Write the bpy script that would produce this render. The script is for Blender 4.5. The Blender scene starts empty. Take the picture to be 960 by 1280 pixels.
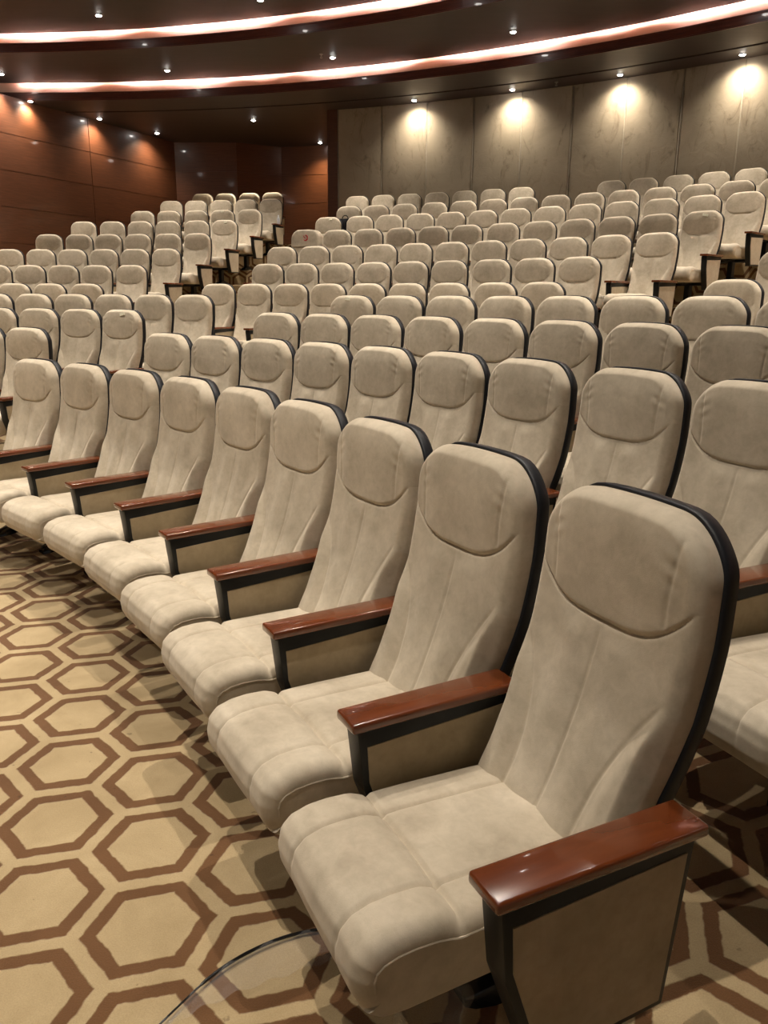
import bpy, bmesh, math, random
import numpy as np
from mathutils import Vector, Matrix
random.seed(7)
PI = math.pi
COL = bpy.context.scene.collection
CX, CY = -7.8207, -2.0618            # common centre of the seat arcs (on the stage)
R = {1: 9.098, 2: 10.152, 3: 11.142, 4: 12.081, 5: 13.874, 6: 14.82, 7: 15.802, 8: 16.911, 9: 17.928, 10: 19.003, 11: 20.27, 12: 21.789}
Z = {1: 0.0, 2: 0.148, 3: 0.295, 4: 0.443, 5: 0.594, 6: 0.881, 7: 1.172, 8: 1.491, 9: 1.798, 10: 2.092, 11: 2.428, 12: 2.754}
PHI, HD, RHO, HX, HY = -1.31675, 0.33112, 0.16924, -1.1569, 2.7089   # carpet hexagons
ROWS = [
 (1,0,[0.9345, 0.8709, 0.8060, 0.7420, 0.6745, 0.6103, 0.5456, 0.4810, 0.4160]),
 (2,0,[1.14500, 1.09127]),
 (2,1,[0.9188, 0.86666, 0.809, 0.7524, 0.70118, 0.64602, 0.58978, 0.53175, 0.47728, 0.42200]),
 (3,0,[1.22700, 1.17719, 1.13053, 1.08027]),
 (3,1,[0.90505, 0.85479, 0.80454, 0.75428, 0.70513, 0.65523, 0.60709, 0.55683, 0.50660]),
 (4,0,[1.30470, 1.25841, 1.21454, 1.16571, 1.11935, 1.073]),
 (4,1,[0.90166, 0.85779, 0.81143, 0.76508, 0.71873, 0.67238, 0.62602, 0.57950]),
 (5,0,[1.42810, 1.38773, 1.34736, 1.30484]),
 (5,1,[1.15355, 1.11338, 1.07498, 1.03462, 0.99209, 0.95389, 0.91353, 0.871, 0.83064]),
 (5,2,[0.69287, 0.65250]),
 (6,0,[1.45000, 1.41195, 1.37416, 1.33638, 1.29656]),
 (6,1,[1.14169, 1.10592, 1.06814, 1.02944, 0.99222, 0.95478, 0.91503, 0.87718, 0.83939]),
 (6,2,[0.69400]),
 (7,0,[1.47236, 1.43692, 1.40148, 1.36604, 1.3306, 1.2955]),
 (7,1,[1.16548, 1.13004, 1.0965, 1.05916, 1.0243, 0.99018, 0.95399, 0.91931, 0.88387, 0.84788, 0.81296]),
 (8,0,[1.46398, 1.43009, 1.39763, 1.3656, 1.33075, 1.29763]),
 (8,1,[1.17671, 1.14359, 1.11048, 1.07686, 1.04344, 1.01113, 0.97624, 0.94313, 0.91001, 0.8769, 0.84424, 0.81067]),
 (9,0,[1.45469, 1.42191, 1.39125, 1.36098, 1.32807, 1.29684]),
 (9,1,[1.18260, 1.14820, 1.11811, 1.08537, 1.05496, 1.02401, 0.99167, 0.9621, 0.93087, 0.89924, 0.86765, 0.8358, 0.805]),
 (10,0,[1.41625, 1.38678, 1.35574, 1.32714, 1.2968]),
 (10,1,[1.18742, 1.15876, 1.12929, 1.09824, 1.06877, 1.0393, 1.01141, 0.98134, 0.95126, 0.92206, 0.89196, 0.86249, 0.83302, 0.80513]),
 (11,0,[1.41263, 1.385, 1.35664, 1.32873, 1.30212]),
 (11,1,[1.207, 1.17937, 1.15172, 1.12361, 1.09539, 1.06738, 1.03976, None, None, 0.95796, 0.93061, 0.9019, 0.874, 0.84637, 0.81900]),
 (12,0,[1.40678, 1.38191, 1.35488, 1.32913]),
]
R1R = [9.17, 9.166, 9.160, 9.160, 9.140, 9.110, 9.088, 9.068, 9.085]
R1YAW = [0, -.5, -.3, .8, .3, 1.5, 1.5, 3.0, 2.3]
for _k, _i, _t in ROWS:                # neighbouring chairs never closer than their own width
    gm = .5575/R[_k]
    for _ in range(60):
        for _n in range(len(_t)-1):
            if _t[_n] is None or _t[_n+1] is None: continue
            e = gm-(_t[_n]-_t[_n+1])
            if e > 0: _t[_n] += e/2; _t[_n+1] -= e/2
def pol(r, t, z=0.0): return Vector((CX + r*math.cos(t), CY + r*math.sin(t), z))

# ------------------------------------------------------------------ materials
def new_mat(name):
    m = bpy.data.materials.new(name); m.use_nodes = True
    nt = m.node_tree; b = nt.nodes['Principled BSDF']
    return m, nt, b
def N(nt, typ, **kw):
    n = nt.nodes.new(typ)
    for k, v in kw.items(): setattr(n, k, v)
    return n
def L(nt, a, b): nt.links.new(a, b)
def mathn(nt, op, a, b=None, c=None):
    n = nt.nodes.new('ShaderNodeMath'); n.operation = op
    for i, v in enumerate((a, b, c)):
        if v is None: continue
        if isinstance(v, (int, float)): n.inputs[i].default_value = v
        else: nt.links.new(v, n.inputs[i])
    return n.outputs[0]
def noise(nt, vec, scale, detail=4, rough=.55, dist=0.0):
    n = nt.nodes.new('ShaderNodeTexNoise'); n.inputs['Scale'].default_value = scale
    n.inputs['Detail'].default_value = detail; n.inputs['Roughness'].default_value = rough
    n.inputs['Distortion'].default_value = dist
    if vec is not None: nt.links.new(vec, n.inputs['Vector'])
    return n.outputs['Fac']
def ramp(nt, fac, stops):
    n = nt.nodes.new('ShaderNodeValToRGB'); el = n.color_ramp.elements
    while len(el) < len(stops): el.new(.5)
    for e, (p, c) in zip(el, stops): e.position = p; e.color = (*c, 1)
    nt.links.new(fac, n.inputs[0]); return n.outputs[0]
def bump(nt, b, h, strength, dist=.002, prev=None):
    n = nt.nodes.new('ShaderNodeBump'); n.inputs['Strength'].default_value = strength
    n.inputs['Distance'].default_value = dist; nt.links.new(h, n.inputs['Height'])
    if prev is not None: nt.links.new(prev, n.inputs['Normal'])
    if b is not None: nt.links.new(n.outputs[0], b.inputs['Normal'])
    return n.outputs[0]

def suede(name, c0, c1, c2):
    m, nt, b = new_mat(name)
    tc = N(nt, 'ShaderNodeTexCoord'); oi = N(nt, 'ShaderNodeObjectInfo')
    add = N(nt, 'ShaderNodeVectorMath', operation='ADD')
    comb = N(nt, 'ShaderNodeCombineXYZ')
    r10 = mathn(nt, 'MULTIPLY', oi.outputs['Random'], 37.0)
    for i in range(3): L(nt, r10, comb.inputs[i])
    L(nt, tc.outputs['Object'], add.inputs[0]); L(nt, comb.outputs[0], add.inputs[1])
    v = add.outputs[0]
    big = noise(nt, v, 5.5, 5, .6, .2)
    col = ramp(nt, big, [(.28, c0), (.5, c1), (.74, c2)])
    fine = noise(nt, v, 30, 5, .65, .4)
    mx = N(nt, 'ShaderNodeMix', data_type='RGBA', blend_type='MULTIPLY'); mx.inputs[0].default_value = .55
    L(nt, col, mx.inputs[6]); L(nt, ramp(nt, fine, [(.3, (.74, .73, .71)), (.62, (1, 1, 1))]), mx.inputs[7])
    L(nt, mx.outputs[2], b.inputs['Base Color'])
    b.inputs['Roughness'].default_value = .82
    b.inputs['Sheen Weight'].default_value = .35; b.inputs['Sheen Roughness'].default_value = .45
    b.inputs['Sheen Tint'].default_value = (1, .93, .82, 1)
    b.inputs['Specular IOR Level'].default_value = .25
    n1 = bump(nt, None, noise(nt, v, 9, 3, .5, .2), .30, .010)
    bump(nt, b, noise(nt, v, 420, 2, .5), .25, .0012, n1)
    return m
M = {}
M['suede'] = suede('beige_suede', (.42, .355, .262), (.53, .456, .345), (.63, .55, .43))
M['panel_suede'] = suede('panel_suede', (.33, .265, .165), (.39, .315, .205), (.44, .36, .24))

def simple(name, c, rough, metal=0, spec=.5, coat=0, bumpamt=0, bscale=200):
    m, nt, b = new_mat(name)
    tc = N(nt, 'ShaderNodeTexCoord')
    n = noise(nt, tc.outputs['Object'], 14, 4, .6)
    L(nt, ramp(nt, n, [(.3, tuple(x*.82 for x in c)), (.7, tuple(min(1, x*1.12) for x in c))]), b.inputs['Base Color'])
    b.inputs['Roughness'].default_value = rough; b.inputs['Metallic'].default_value = metal
    b.inputs['Specular IOR Level'].default_value = spec; b.inputs['Coat Weight'].default_value = coat
    b.inputs['Coat Roughness'].default_value = .08
    if bumpamt: bump(nt, b, noise(nt, tc.outputs['Object'], bscale, 2), bumpamt, .001)
    return m
M['shell'] = simple('black_shell_plastic', (.010, .011, .014), .45, spec=.3, bumpamt=.3, bscale=500)
M['frame'] = simple('black_steel_frame', (.010, .011, .011), .42, spec=.3, bumpamt=.15, bscale=700)
M['gloss_black'] = simple('glossy_black_foot', (.010, .010, .011), .14)
M['paper'] = simple('pale_paper', (.88, .86, .68), .8)
M['white_plastic'] = simple('white_plastic', (.75, .78, .82), .35)
M['bag'] = simple('dark_bag_cloth', (.006, .006, .008), .85, spec=.1, bumpamt=.2)
M['red_print'] = simple('red_print', (.42, .03, .03), .7)
M['cover'] = simple('cover_cloth', (.47, .40, .30), .9, bumpamt=.3, bscale=400)
M['lamp_rim'] = simple('lamp_rim', (.35, .33, .30), .35, metal=.7)

def wood(name, dark, mid, light, rough, coat, scale=(1, 1, 14), gscale=3.0, groove=None, coord='Object'):
    m, nt, b = new_mat(name)
    tc = N(nt, 'ShaderNodeTexCoord'); mp = N(nt, 'ShaderNodeMapping')
    mp.inputs['Scale'].default_value = scale
    L(nt, tc.outputs[coord], mp.inputs['Vector'])
    g = noise(nt, mp.outputs[0], gscale, 6, .65, .35)
    col = ramp(nt, g, [(.3, dark), (.52, mid), (.72, light)])
    if groove:
        col = groove(nt, tc, col)
    L(nt, col, b.inputs['Base Color'])
    b.inputs['Roughness'].default_value = rough
    b.inputs['Coat Weight'].default_value = coat; b.inputs['Coat Roughness'].default_value = .06
    bump(nt, b, g, .05, .002)
    return m
M['arm_wood'] = wood('lacquered_red_wood', (.105, .024, .006), (.13, .030, .007), (.155, .037, .009), .22, .6, (6, 1.2, 6), 5)
M['wall_wood'] = wood('dark_red_wall_wood', (.075, .028, .014), (.105, .040, .019), (.135, .052, .026), .36, .30, (1.2, 1.2, 22), 2.6)
M['ceil_wood'] = wood('dark_ceiling_wood', (.024, .014, .012), (.031, .018, .015), (.040, .023, .019), .58, 0, (1, 6, 1), 1.5)
M['fascia_wood'] = wood('red_fascia_wood', (.055, .012, .006), (.085, .018, .009), (.12, .028, .013), .38, .2, (1.2, 1.2, 14), 2)
M['cove_wood'] = wood('orange_cove_wood', (.66, .42, .28), (.72, .47, .33), (.78, .53, .38), .45, .1, (1, 1, 8), 2)

# upholstered wall: taupe cloth with rubbed marks
m, nt, b = new_mat('taupe_wall_cloth'); M['wall_cloth'] = m
tc = N(nt, 'ShaderNodeTexCoord')
v = tc.outputs['Object']
n1 = noise(nt, v, 1.1, 5, .6, .8)
col = ramp(nt, n1, [(.25, (.27, .220, .160)), (.5, (.33, .270, .200)), (.75, (.37, .305, .228))])
mp = N(nt, 'ShaderNodeMapping'); mp.inputs['Scale'].default_value = (2.2, 2.2, 1.0); L(nt, v, mp.inputs['Vector'])
n2 = noise(nt, mp.outputs[0], 1.7, 6, .68, 1.6)
mx = N(nt, 'ShaderNodeMix', data_type='RGBA', blend_type='MULTIPLY'); mx.inputs[0].default_value = 1
L(nt, col, mx.inputs[6]); L(nt, ramp(nt, n2, [(.30, (.55, .53, .50)), (.37, (.82, .8, .78)), (.46, (1, 1, 1))]), mx.inputs[7])
L(nt, mx.outputs[2], b.inputs['Base Color'])
b.inputs['Roughness'].default_value = .8; b.inputs['Sheen Weight'].default_value = .2
bump(nt, b, noise(nt, v, 6, 5, .6, .8), .35, .02)
M['wall_seam'] = simple('pale_seam_strip', (.30, .26, .20), .6)

# carpet with brown hexagon outlines, laid through the UV map (metres)
m, nt, b = new_mat('hexagon_carpet'); M['carpet'] = m
uv = N(nt, 'ShaderNodeUVMap'); uv.uv_map = 'UVMap'
wob = N(nt, 'ShaderNodeTexNoise'); wob.inputs['Scale'].default_value = 28; wob.inputs['Detail'].default_value = 3
L(nt, uv.outputs[0], wob.inputs['Vector'])
wv = N(nt, 'ShaderNodeVectorMath', operation='SUBTRACT'); L(nt, wob.outputs['Color'], wv.inputs[0]); wv.inputs[1].default_value = (.5, .5, .5)
ws = N(nt, 'ShaderNodeVectorMath', operation='SCALE'); L(nt, wv.outputs[0], ws.inputs[0]); ws.inputs['Scale'].default_value = .014
wa = N(nt, 'ShaderNodeVectorMath', operation='ADD'); L(nt, uv.outputs[0], wa.inputs[0]); L(nt, ws.outputs[0], wa.inputs[1])
sx = N(nt, 'ShaderNodeSeparateXYZ'); L(nt, wa.outputs[0], sx.inputs[0])
X = mathn(nt, 'SUBTRACT', sx.outputs[0], HX); Y = mathn(nt, 'SUBTRACT', sx.outputs[1], HY)
ca, sa = math.cos(PHI), math.sin(PHI)
# rotate so that the lattice direction e2 runs along p
p = mathn(nt, 'ADD', mathn(nt, 'MULTIPLY', X, ca), mathn(nt, 'MULTIPLY', Y, sa))
q = mathn(nt, 'ADD', mathn(nt, 'MULTIPLY', X, -sa), mathn(nt, 'MULTIPLY', Y, ca))
S3 = math.sqrt(3)
def cell(op, oq):
    a = mathn(nt, 'SUBTRACT', mathn(nt, 'FLOORED_MODULO', mathn(nt, 'ADD', p, op + HD/2), HD), HD/2)
    c = mathn(nt, 'SUBTRACT', mathn(nt, 'FLOORED_MODULO', mathn(nt, 'ADD', q, oq + HD*S3/2), HD*S3), HD*S3/2)
    a = mathn(nt, 'ABSOLUTE', a); c = mathn(nt, 'ABSOLUTE', c)
    return mathn(nt, 'MAXIMUM', a, mathn(nt, 'ADD', mathn(nt, 'MULTIPLY', a, .5), mathn(nt, 'MULTIPLY', c, S3/2)))
hexd = mathn(nt, 'MINIMUM', cell(0, 0), cell(HD/2, HD*S3/2))       # distance in apothem units (metres)
ap = RHO*S3/2
st = lambda v, e, w=.0025: (lambda mr: mr)(None)
def step(val, edge, w=.003):
    mr = N(nt, 'ShaderNodeMapRange'); mr.interpolation_type = 'SMOOTHSTEP'
    L(nt, val, mr.inputs['Value']); mr.inputs['From Min'].default_value = edge - w; mr.inputs['From Max'].default_value = edge + w
    return mr.outputs[0]
ring = mathn(nt, 'MULTIPLY', step(hexd, ap - .0375), mathn(nt, 'SUBTRACT', 1.0, step(hexd, ap)))
pile = noise(nt, uv.outputs[0], 260, 3, .7)
big = noise(nt, uv.outputs[0], 3.2, 5, .65, .5)
tan = ramp(nt, big, [(.3, (.37, .275, .145)), (.55, (.46, .35, .195)), (.75, (.53, .41, .24))])
brn = ramp(nt, big, [(.3, (.12, .055, .020)), (.7, (.17, .082, .032))])
mx = N(nt, 'ShaderNodeMix', data_type='RGBA'); L(nt, ring, mx.inputs[0]); L(nt, tan, mx.inputs[6]); L(nt, brn, mx.inputs[7])
m2 = N(nt, 'ShaderNodeMix', data_type='RGBA', blend_type='MULTIPLY'); m2.inputs[0].default_value = .8
L(nt, mx.outputs[2], m2.inputs[6]); L(nt, ramp(nt, pile, [(.3, (.74, .72, .70)), (.65, (1, 1, 1))]), m2.inputs[7])
spots = noise(nt, uv.outputs[0], 34, 2, .5)
m3 = N(nt, 'ShaderNodeMix', data_type='RGBA', blend_type='MULTIPLY'); m3.inputs[0].default_value = 1
L(nt, m2.outputs[2], m3.inputs[6]); L(nt, ramp(nt, spots, [(.24, (.62, .60, .58)), (.29, (1, 1, 1))]), m3.inputs[7])
L(nt, m3.outputs[2], b.inputs['Base Color'])
b.inputs['Roughness'].default_value = .92; b.inputs['Sheen Weight'].default_value = .25
b.inputs['Specular IOR Level'].default_value = .15
hgt = mathn(nt, 'ADD', mathn(nt, 'MULTIPLY', ring, -.6), mathn(nt, 'MULTIPLY', pile, .5))
bump(nt, b, hgt, .55, .006)

def emit(name, c, s):
    m = bpy.data.materials.new(name); m.use_nodes = True; nt = m.node_tree
    nt.nodes.remove(nt.nodes['Principled BSDF'])
    e = nt.nodes.new('ShaderNodeEmission'); e.inputs[0].default_value = (*c, 1); e.inputs[1].default_value = s
    nt.links.new(e.outputs[0], nt.nodes['Material Output'].inputs[0]); return m
M['bulb'] = emit('lamp_glow', (1, .95, .88), 60)
M['led'] = emit('led_tape_glow', (1, .82, .92), 50.0)
m, nt, b = new_mat('clear_film'); M['film'] = m
b.inputs['Base Color'].default_value = (.95, .95, .95, 1); b.inputs['Roughness'].default_value = .12
b.inputs['Alpha'].default_value = .07; b.inputs['Specular IOR Level'].default_value = 1.0
tc = N(nt, 'ShaderNodeTexCoord'); bump(nt, b, noise(nt, tc.outputs['Object'], 22, 3, .6, 1.5), .8, .02)

# ------------------------------------------------------------------ helpers
def link_mesh(name, me, parent=None, mat=None, smooth=False):
    if mat is not None: me.materials.append(mat)
    if smooth: me.polygons.foreach_set('use_smooth', [True]*len(me.polygons))
    o = bpy.data.objects.new(name, me); COL.objects.link(o)
    if parent is not None: o.parent = parent
    return o
def mesh_of(name, verts, faces):
    me = bpy.data.meshes.new(name); me.from_pydata([tuple(v) for v in verts], [], faces); me.update(); return me
def bm_mesh(name, bm):
    bmesh.ops.recalc_face_normals(bm, faces=bm.faces); me = bpy.data.meshes.new(name); bm.to_mesh(me); bm.free(); return me
def add_box(bm, x0, x1, y0, y1, z0, z1, bev=0, seg=2):
    r = bmesh.ops.create_cube(bm, size=1); vs = r['verts']
    for v in vs: v.co = Vector((x0 + (v.co.x+.5)*(x1-x0), y0 + (v.co.y+.5)*(y1-y0), z0 + (v.co.z+.5)*(z1-z0)))
    if bev:
        es = list({e for v in vs for e in v.link_edges})
        bmesh.ops.bevel(bm, geom=es, offset=bev, segments=seg, profile=.5, affect='EDGES')
def add_prism_yz(bm, poly, x0, x1, bev=0):
    a = [bm.verts.new((x0, y, z)) for y, z in poly]; c = [bm.verts.new((x1, y, z)) for y, z in poly]
    n = len(poly); fs = [bm.faces.new(a), bm.faces.new(c[::-1])]
    for i in range(n): fs.append(bm.faces.new((a[i], c[i], c[(i+1) % n], a[(i+1) % n])))
    bmesh.ops.recalc_face_normals(bm, faces=fs)
    if bev: bmesh.ops.bevel(bm, geom=list({e for f in fs for e in f.edges}), offset=bev, segments=2, profile=.5, affect='EDGES')
def tube(bm, pts, r, seg=8):
    pts = [Vector(p) for p in pts]; rings = []
    for i, p_ in enumerate(pts):
        t = (pts[min(i+1, len(pts)-1)] - pts[max(i-1, 0)]).normalized()
        a = t.cross(Vector((0, 0, 1)));  a = a if a.length > 1e-3 else Vector((1, 0, 0)); a.normalize(); c = t.cross(a)
        rr = r[i] if isinstance(r, (list, tuple)) else r
        rings.append([bm.verts.new(p_ + a*rr*math.cos(2*PI*k/seg) + c*rr*math.sin(2*PI*k/seg)) for k in range(seg)])
    for i in range(len(rings)-1):
        for k in range(seg): bm.faces.new((rings[i][k], rings[i][(k+1) % seg], rings[i+1][(k+1) % seg], rings[i+1][k]))
    bm.faces.new(rings[0]); bm.faces.new(rings[-1][::-1])
def struct(o): o['kind'] = 'structure'; return o
def tag(o, label, cat, group=None):
    o['label'] = label; o['category'] = cat
    if group: o['group'] = group
    return o
def sstep(a, b_, x):
    t = min(1, max(0, (x-a)/(b_-a))); return t*t*(3-2*t)

# ------------------------------------------------------------------ chair meshes (origin on the floor under the head; sitter looks along +y)
SP = [(.30, .225), (.44, .165), (.50, .132), (.56, .105), (.63, .076), (.70, .052), (.78, .031), (.85, .017), (.93, .006), (1.0, .001), (1.08, -.004), (1.15, -.014)]
_sz = np.array([a for a, _ in SP]); _sy = np.array([b_ for _, b_ in SP])
_h = np.diff(_sz); _d = np.diff(_sy)/_h; _m = np.concatenate([[_d[0]], (_d[1:]*_h[:-1] + _d[:-1]*_h[1:])/(_h[1:]+_h[:-1]), [_d[-1]]])
def spine(z):
    i = int(np.clip(np.searchsorted(_sz, z)-1, 0, len(_h)-1)); t = (z-_sz[i])/_h[i]
    y = (2*t**3-3*t*t+1)*_sy[i] + (t**3-2*t*t+t)*_h[i]*_m[i] + (-2*t**3+3*t*t)*_sy[i+1] + (t**3-t*t)*_h[i]*_m[i+1]
    dy = ((6*t*t-6*t)*_sy[i] + (3*t*t-4*t+1)*_h[i]*_m[i] + (-6*t*t+6*t)*_sy[i+1] + (3*t*t-2*t)*_h[i]*_m[i+1])/_h[i]
    n = math.hypot(1, dy); return y, 1/n, -dy/n      # y, normal y, normal z
TOP, RC = 1.15, .118
def base_hw(z): return float(np.interp(z, [.30, .45, .60, .75, .90, 1.02, 1.15], [.222, .226, .229, .244, .246, .242, .234]))
def hw_top(z, grow=0.0):
    b_ = base_hw(z) + grow; zt = TOP + grow - RC
    if z <= zt: return b_
    q_ = min(z-zt, RC); return b_ - RC + math.sqrt(max(RC*RC - q_*q_, 0))
def arch(x): return -.012*(abs(x)/.2)**2.2
def edge_d(x, z, grow=0.0):
    b_ = base_hw(z) + grow; qx = abs(x) - (b_-RC); qz = z - (TOP+grow-RC)
    if qx > 0 and qz > 0: return RC - math.hypot(qx, qz)
    return min(b_-abs(x), TOP+grow-z)
def seam_z(x): return .872 + .050*(min(abs(x), .235)/.195)**3.4
def relief(x, z):
    d = 0.0; g = lambda s, w: math.exp(-(s/w)**2)
    zs = seam_z(x); a = abs(x)
    if z > zs - .03:
        t = (z-zs)/(TOP-zs+1e-6)
        prof = math.sin(PI*min(1, max(0, t))*.86 + .12)**.6 if t > 0 else 0
        d += .015*max(0, prof)*(1-.75*sstep(.11, .225, a))
        d -= .0035*g(a-.172-.012*sstep(.95, 1.12, z), .005)*sstep(zs, zs+.02, z)
    d += .0014*math.sin(z*150+a*60)*g(a-.172, .022)*g(z-1.045, .045)
    d -= .0055*g(z-zs, .0050)
    if z < zs:
        k = sstep(zs, zs-.06, z)
        d -= .004*g(a, .0045)*k
        xb = .118 + .085*max(0, (z-.47)/.28)**2
        d += .020*sstep(xb-.005, xb+.050, a)*sstep(.84, .68, z)
        d -= .0035*g(a-xb, .0055)*sstep(.78, .74, z)
        d += .009*g(a-.070, .045)*k
        d += .006*math.sin(PI*(z-.44)/(zs-.44)) if z > .44 else 0
    return d
def back_meshes(nx, nz):
    tz = [1-(1-i/nz)**1.25 for i in range(nz+1)]
    zlo = .40
    P, F, head = [], [], []
    zs_ = [zlo + (TOP-zlo)*t for t in tz]
    ER = .032
    for z in zs_:
        hw = hw_top(z)
        for i in range(nx+1):
            u = -1 + 2*i/nx; u = math.copysign(1-(1-abs(u))**1.22, u) if abs(u) < 1 else u
            x = u*hw; d = max(0, edge_d(x, z))
            drop = 0 if d >= ER else -(ER - math.sqrt(max(0, ER*ER-(ER-d)**2)))
            y, ny, nz_ = spine(z)
            o_ = relief(x, z)*sstep(0, .03, d) + drop
            P.append((x, y + ny*o_, z + nz_*o_ + arch(x)*sstep(.95, TOP, z)))
    W = nx+1
    for j in range(nz):
        for i in range(nx):
            F.append((j*W+i, j*W+i+1, (j+1)*W+i+1, (j+1)*W+i))
            xm = P[j*W+i][0]; zm = (zs_[j]+zs_[j+1])/2; head.append(zm > seam_z(xm))
    loop = [j*W+nx for j in range(nz+1)] + [nz*W+i for i in range(nx-1, -1, -1)] + [j*W for j in range(nz-1, -1, -1)]
    prev = loop
    for k, dp in enumerate((.020, .045)):
        new = []
        for idx in loop:
            x, y0, z0 = P[idx]; j = idx//W; z = zs_[j]; y, ny, nz_ = spine(z)
            new.append(len(P)); P.append((x*(1.004 if k else 1.008), y0 - ny*dp, z0 - nz_*dp))
        for i in range(len(loop)-1):
            F.append((prev[i], new[i], new[i+1], prev[i+1])); head.append(P[prev[i]][2] > seam_z(P[prev[i]][0]))
        prev = new
    out = []
    for flag, nm in ((False, 'backrest'), (True, 'headrest')):
        fs = [f for f, h_ in zip(F, head) if h_ == flag]; used = sorted({i for f in fs for i in f}); mp_ = {v: i for i, v in enumerate(used)}
        me = mesh_of(nm, [P[i] for i in used], [tuple(mp_[i] for i in f) for f in fs]); out.append(me)
    return out
def shell_mesh(nx, nz):
    zlo = .30; G = .006; zz = [zlo + (TOP+G-zlo)*(1-(1-i/nz)**1.5) for i in range(nz+1)]; W = nx+1; P = []; F = []
    prof = ((-.058, 0), (-.066, .003), (-.092, .003), (-.102, -.006))
    for dp, g in prof[:1] + prof[-1:]:
        for z in zz:
            hw = hw_top(z, G) + g; y, ny, nz_ = spine(min(z, TOP))
            for i in range(nx+1):
                u = -1+2*i/nx; u = math.copysign(1-(1-abs(u))**1.2, u) if abs(u) < 1 else u
                x = u*hw; P.append((x, y+ny*dp, z+nz_*dp + arch(x)*sstep(.95, TOP, z)))
    n0 = W*(nz+1)
    for j in range(nz):
        for i in range(nx):
            F.append((j*W+i, j*W+i+1, (j+1)*W+i+1, (j+1)*W+i)); F.append(tuple(n0+k for k in (j*W+i, (j+1)*W+i, (j+1)*W+i+1, j*W+i+1)))
    loop = [j*W+nx for j in range(nz+1)] + [nz*W+i for i in range(nx-1, -1, -1)] + [j*W for j in range(nz-1, -1, -1)] + [i for i in range(1, nx)]
    prev = loop
    for dp, g in prof[1:3]:
        new = []
        for idx in loop:
            x, y0, z0 = P[idx]; z = zz[idx//W]; y, ny, nz_ = spine(min(z, TOP)); s = 1+g/.24
            new.append(len(P)); P.append((x*s, y0 + ny*(dp+.058), z0 + nz_*(dp+.058) + g*(z > 1.0)))
        for i in range(len(loop)): F.append((prev[i], new[i], new[(i+1) % len(loop)], prev[(i+1) % len(loop)]))
        prev = new
    last = [n0+i for i in loop]
    for i in range(len(loop)): F.append((prev[i], last[i], last[(i+1) % len(loop)], prev[(i+1) % len(loop)]))
    bm = bmesh.new(); me = mesh_of('back_shell', P, F); bm.from_mesh(me); return bm_mesh('back_shell', bm)
def seat_mesh(nx, dens=1.0):
    # (y, z) outline: bottom rear -> bottom front -> round nose -> top -> rear
    key = [(.13, .300), (.40, .297), (.600, .292), (.650, .297), (.680, .318), (.697, .355), (.700, .392), (.690, .425), (.664, .448), (.625, .460), (.58, .463), (.53, .460), (.497, .452), (.485, .4475), (.473, .450), (.44, .451), (.36, .449), (.28, .446), (.20, .443), (.13, .440)]
    pts = []
    for a, c in zip(key[:-1], key[1:]):
        n = max(1, int(math.hypot(c[0]-a[0], c[1]-a[1])/(.012/dens)))
        pts += [(a[0]+(c[0]-a[0])*k/n, a[1]+(c[1]-a[1])*k/n) for k in range(n)]
    pts.append(key[-1])
    A = np.array(pts); sm = A.copy()
    for _ in range(3): sm[1:-1] = .25*sm[:-2]+.5*sm[1:-1]+.25*sm[2:]
    T = np.gradient(sm, axis=0); T /= np.linalg.norm(T, axis=1)[:, None]; Nn = np.stack([T[:, 1], -T[:, 0]], 1)   # outward
    HW = .224; ER = .036; P = []; F = []; n = len(sm)
    xs = []
    for i in range(nx+1):
        u = -1+2*i/nx; xs.append(HW*(math.copysign(1-(1-abs(u))**1.35, u) if abs(u) < 1 else u))
    for x in xs:
        d = HW-abs(x); ins = 0 if d >= ER else ER-math.sqrt(max(0, ER*ER-(ER-d)**2))
        cr = -.0050*math.exp(-((abs(x)-.120)/.0050)**2)
        puff = .006*math.cos(min(abs(x)/.12, 1)*PI/2) if abs(x) < .12 else .003*math.sin(min(1, (abs(x)-.12)/.10)*PI)
        for k in range(n):
            y, z = sm[k]; ny, nz_ = Nn[k]
            top = sstep(.33, .44, z)
            cy_ = -.008*math.exp(-((y-.485)/.007)**2)*(z > .40) + .005*sstep(.49, .53, y)*sstep(.40, .45, z)
            w = cy_ - ins*(1 if nz_ > -.5 else .35) + (cr + puff)*max(top, .25*(y > .6))
            P.append((x, y + ny*w, z + nz_*w))
    for i in range(nx):
        for k in range(n-1): F.append((i*n+k, i*n+k+1, (i+1)*n+k+1, (i+1)*n+k))
        F.append((i*n+n-1, i*n, (i+1)*n, (i+1)*n+n-1))
    F.append(tuple(range(n))[::-1]); F.append(tuple(nx*n+k for k in range(n)))
    bm = bmesh.new(); me = mesh_of('seat', P, F); bm.from_mesh(me)
    # piping along both side edges of the top
    for s in (-1, 1):
        c = [(s*(HW-.001), sm[k][0]-Nn[k][0]*(ER-.001), sm[k][1]-Nn[k][1]*(ER-.001)) for k in range(n) if sm[k][0] > .14 and (Nn[k][1] > -.2) and sm[k][1] > .33]
        tube(bm, c, .0028, 6)
    return bm_mesh('seat', bm)
FRAME = [(.066, .594), (.496, .588), (.500, .575), (.483, .425), (.405, .205), (.104, .215)]
INSET = [(.086, .556), (.476, .541), (.470, .445), (.396, .222), (.116, .229)]
def arm_meshes():
    bm = bmesh.new(); add_box(bm, -.0465, .0465, .050, .519, .588, .613, .007, 3)
    w = bm_mesh('armrest', bm)
    bm = bmesh.new(); add_prism_yz(bm, FRAME, -.031, .031, .003); f = bm_mesh('side_frame', bm)
    bm = bmesh.new()
    add_prism_yz(bm, INSET, .0295, .0335, .0012); add_prism_yz(bm, INSET, -.0335, -.0295, .0012)
    p_ = bm_mesh('side_panel', bm)
    return w, f, p_
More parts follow.
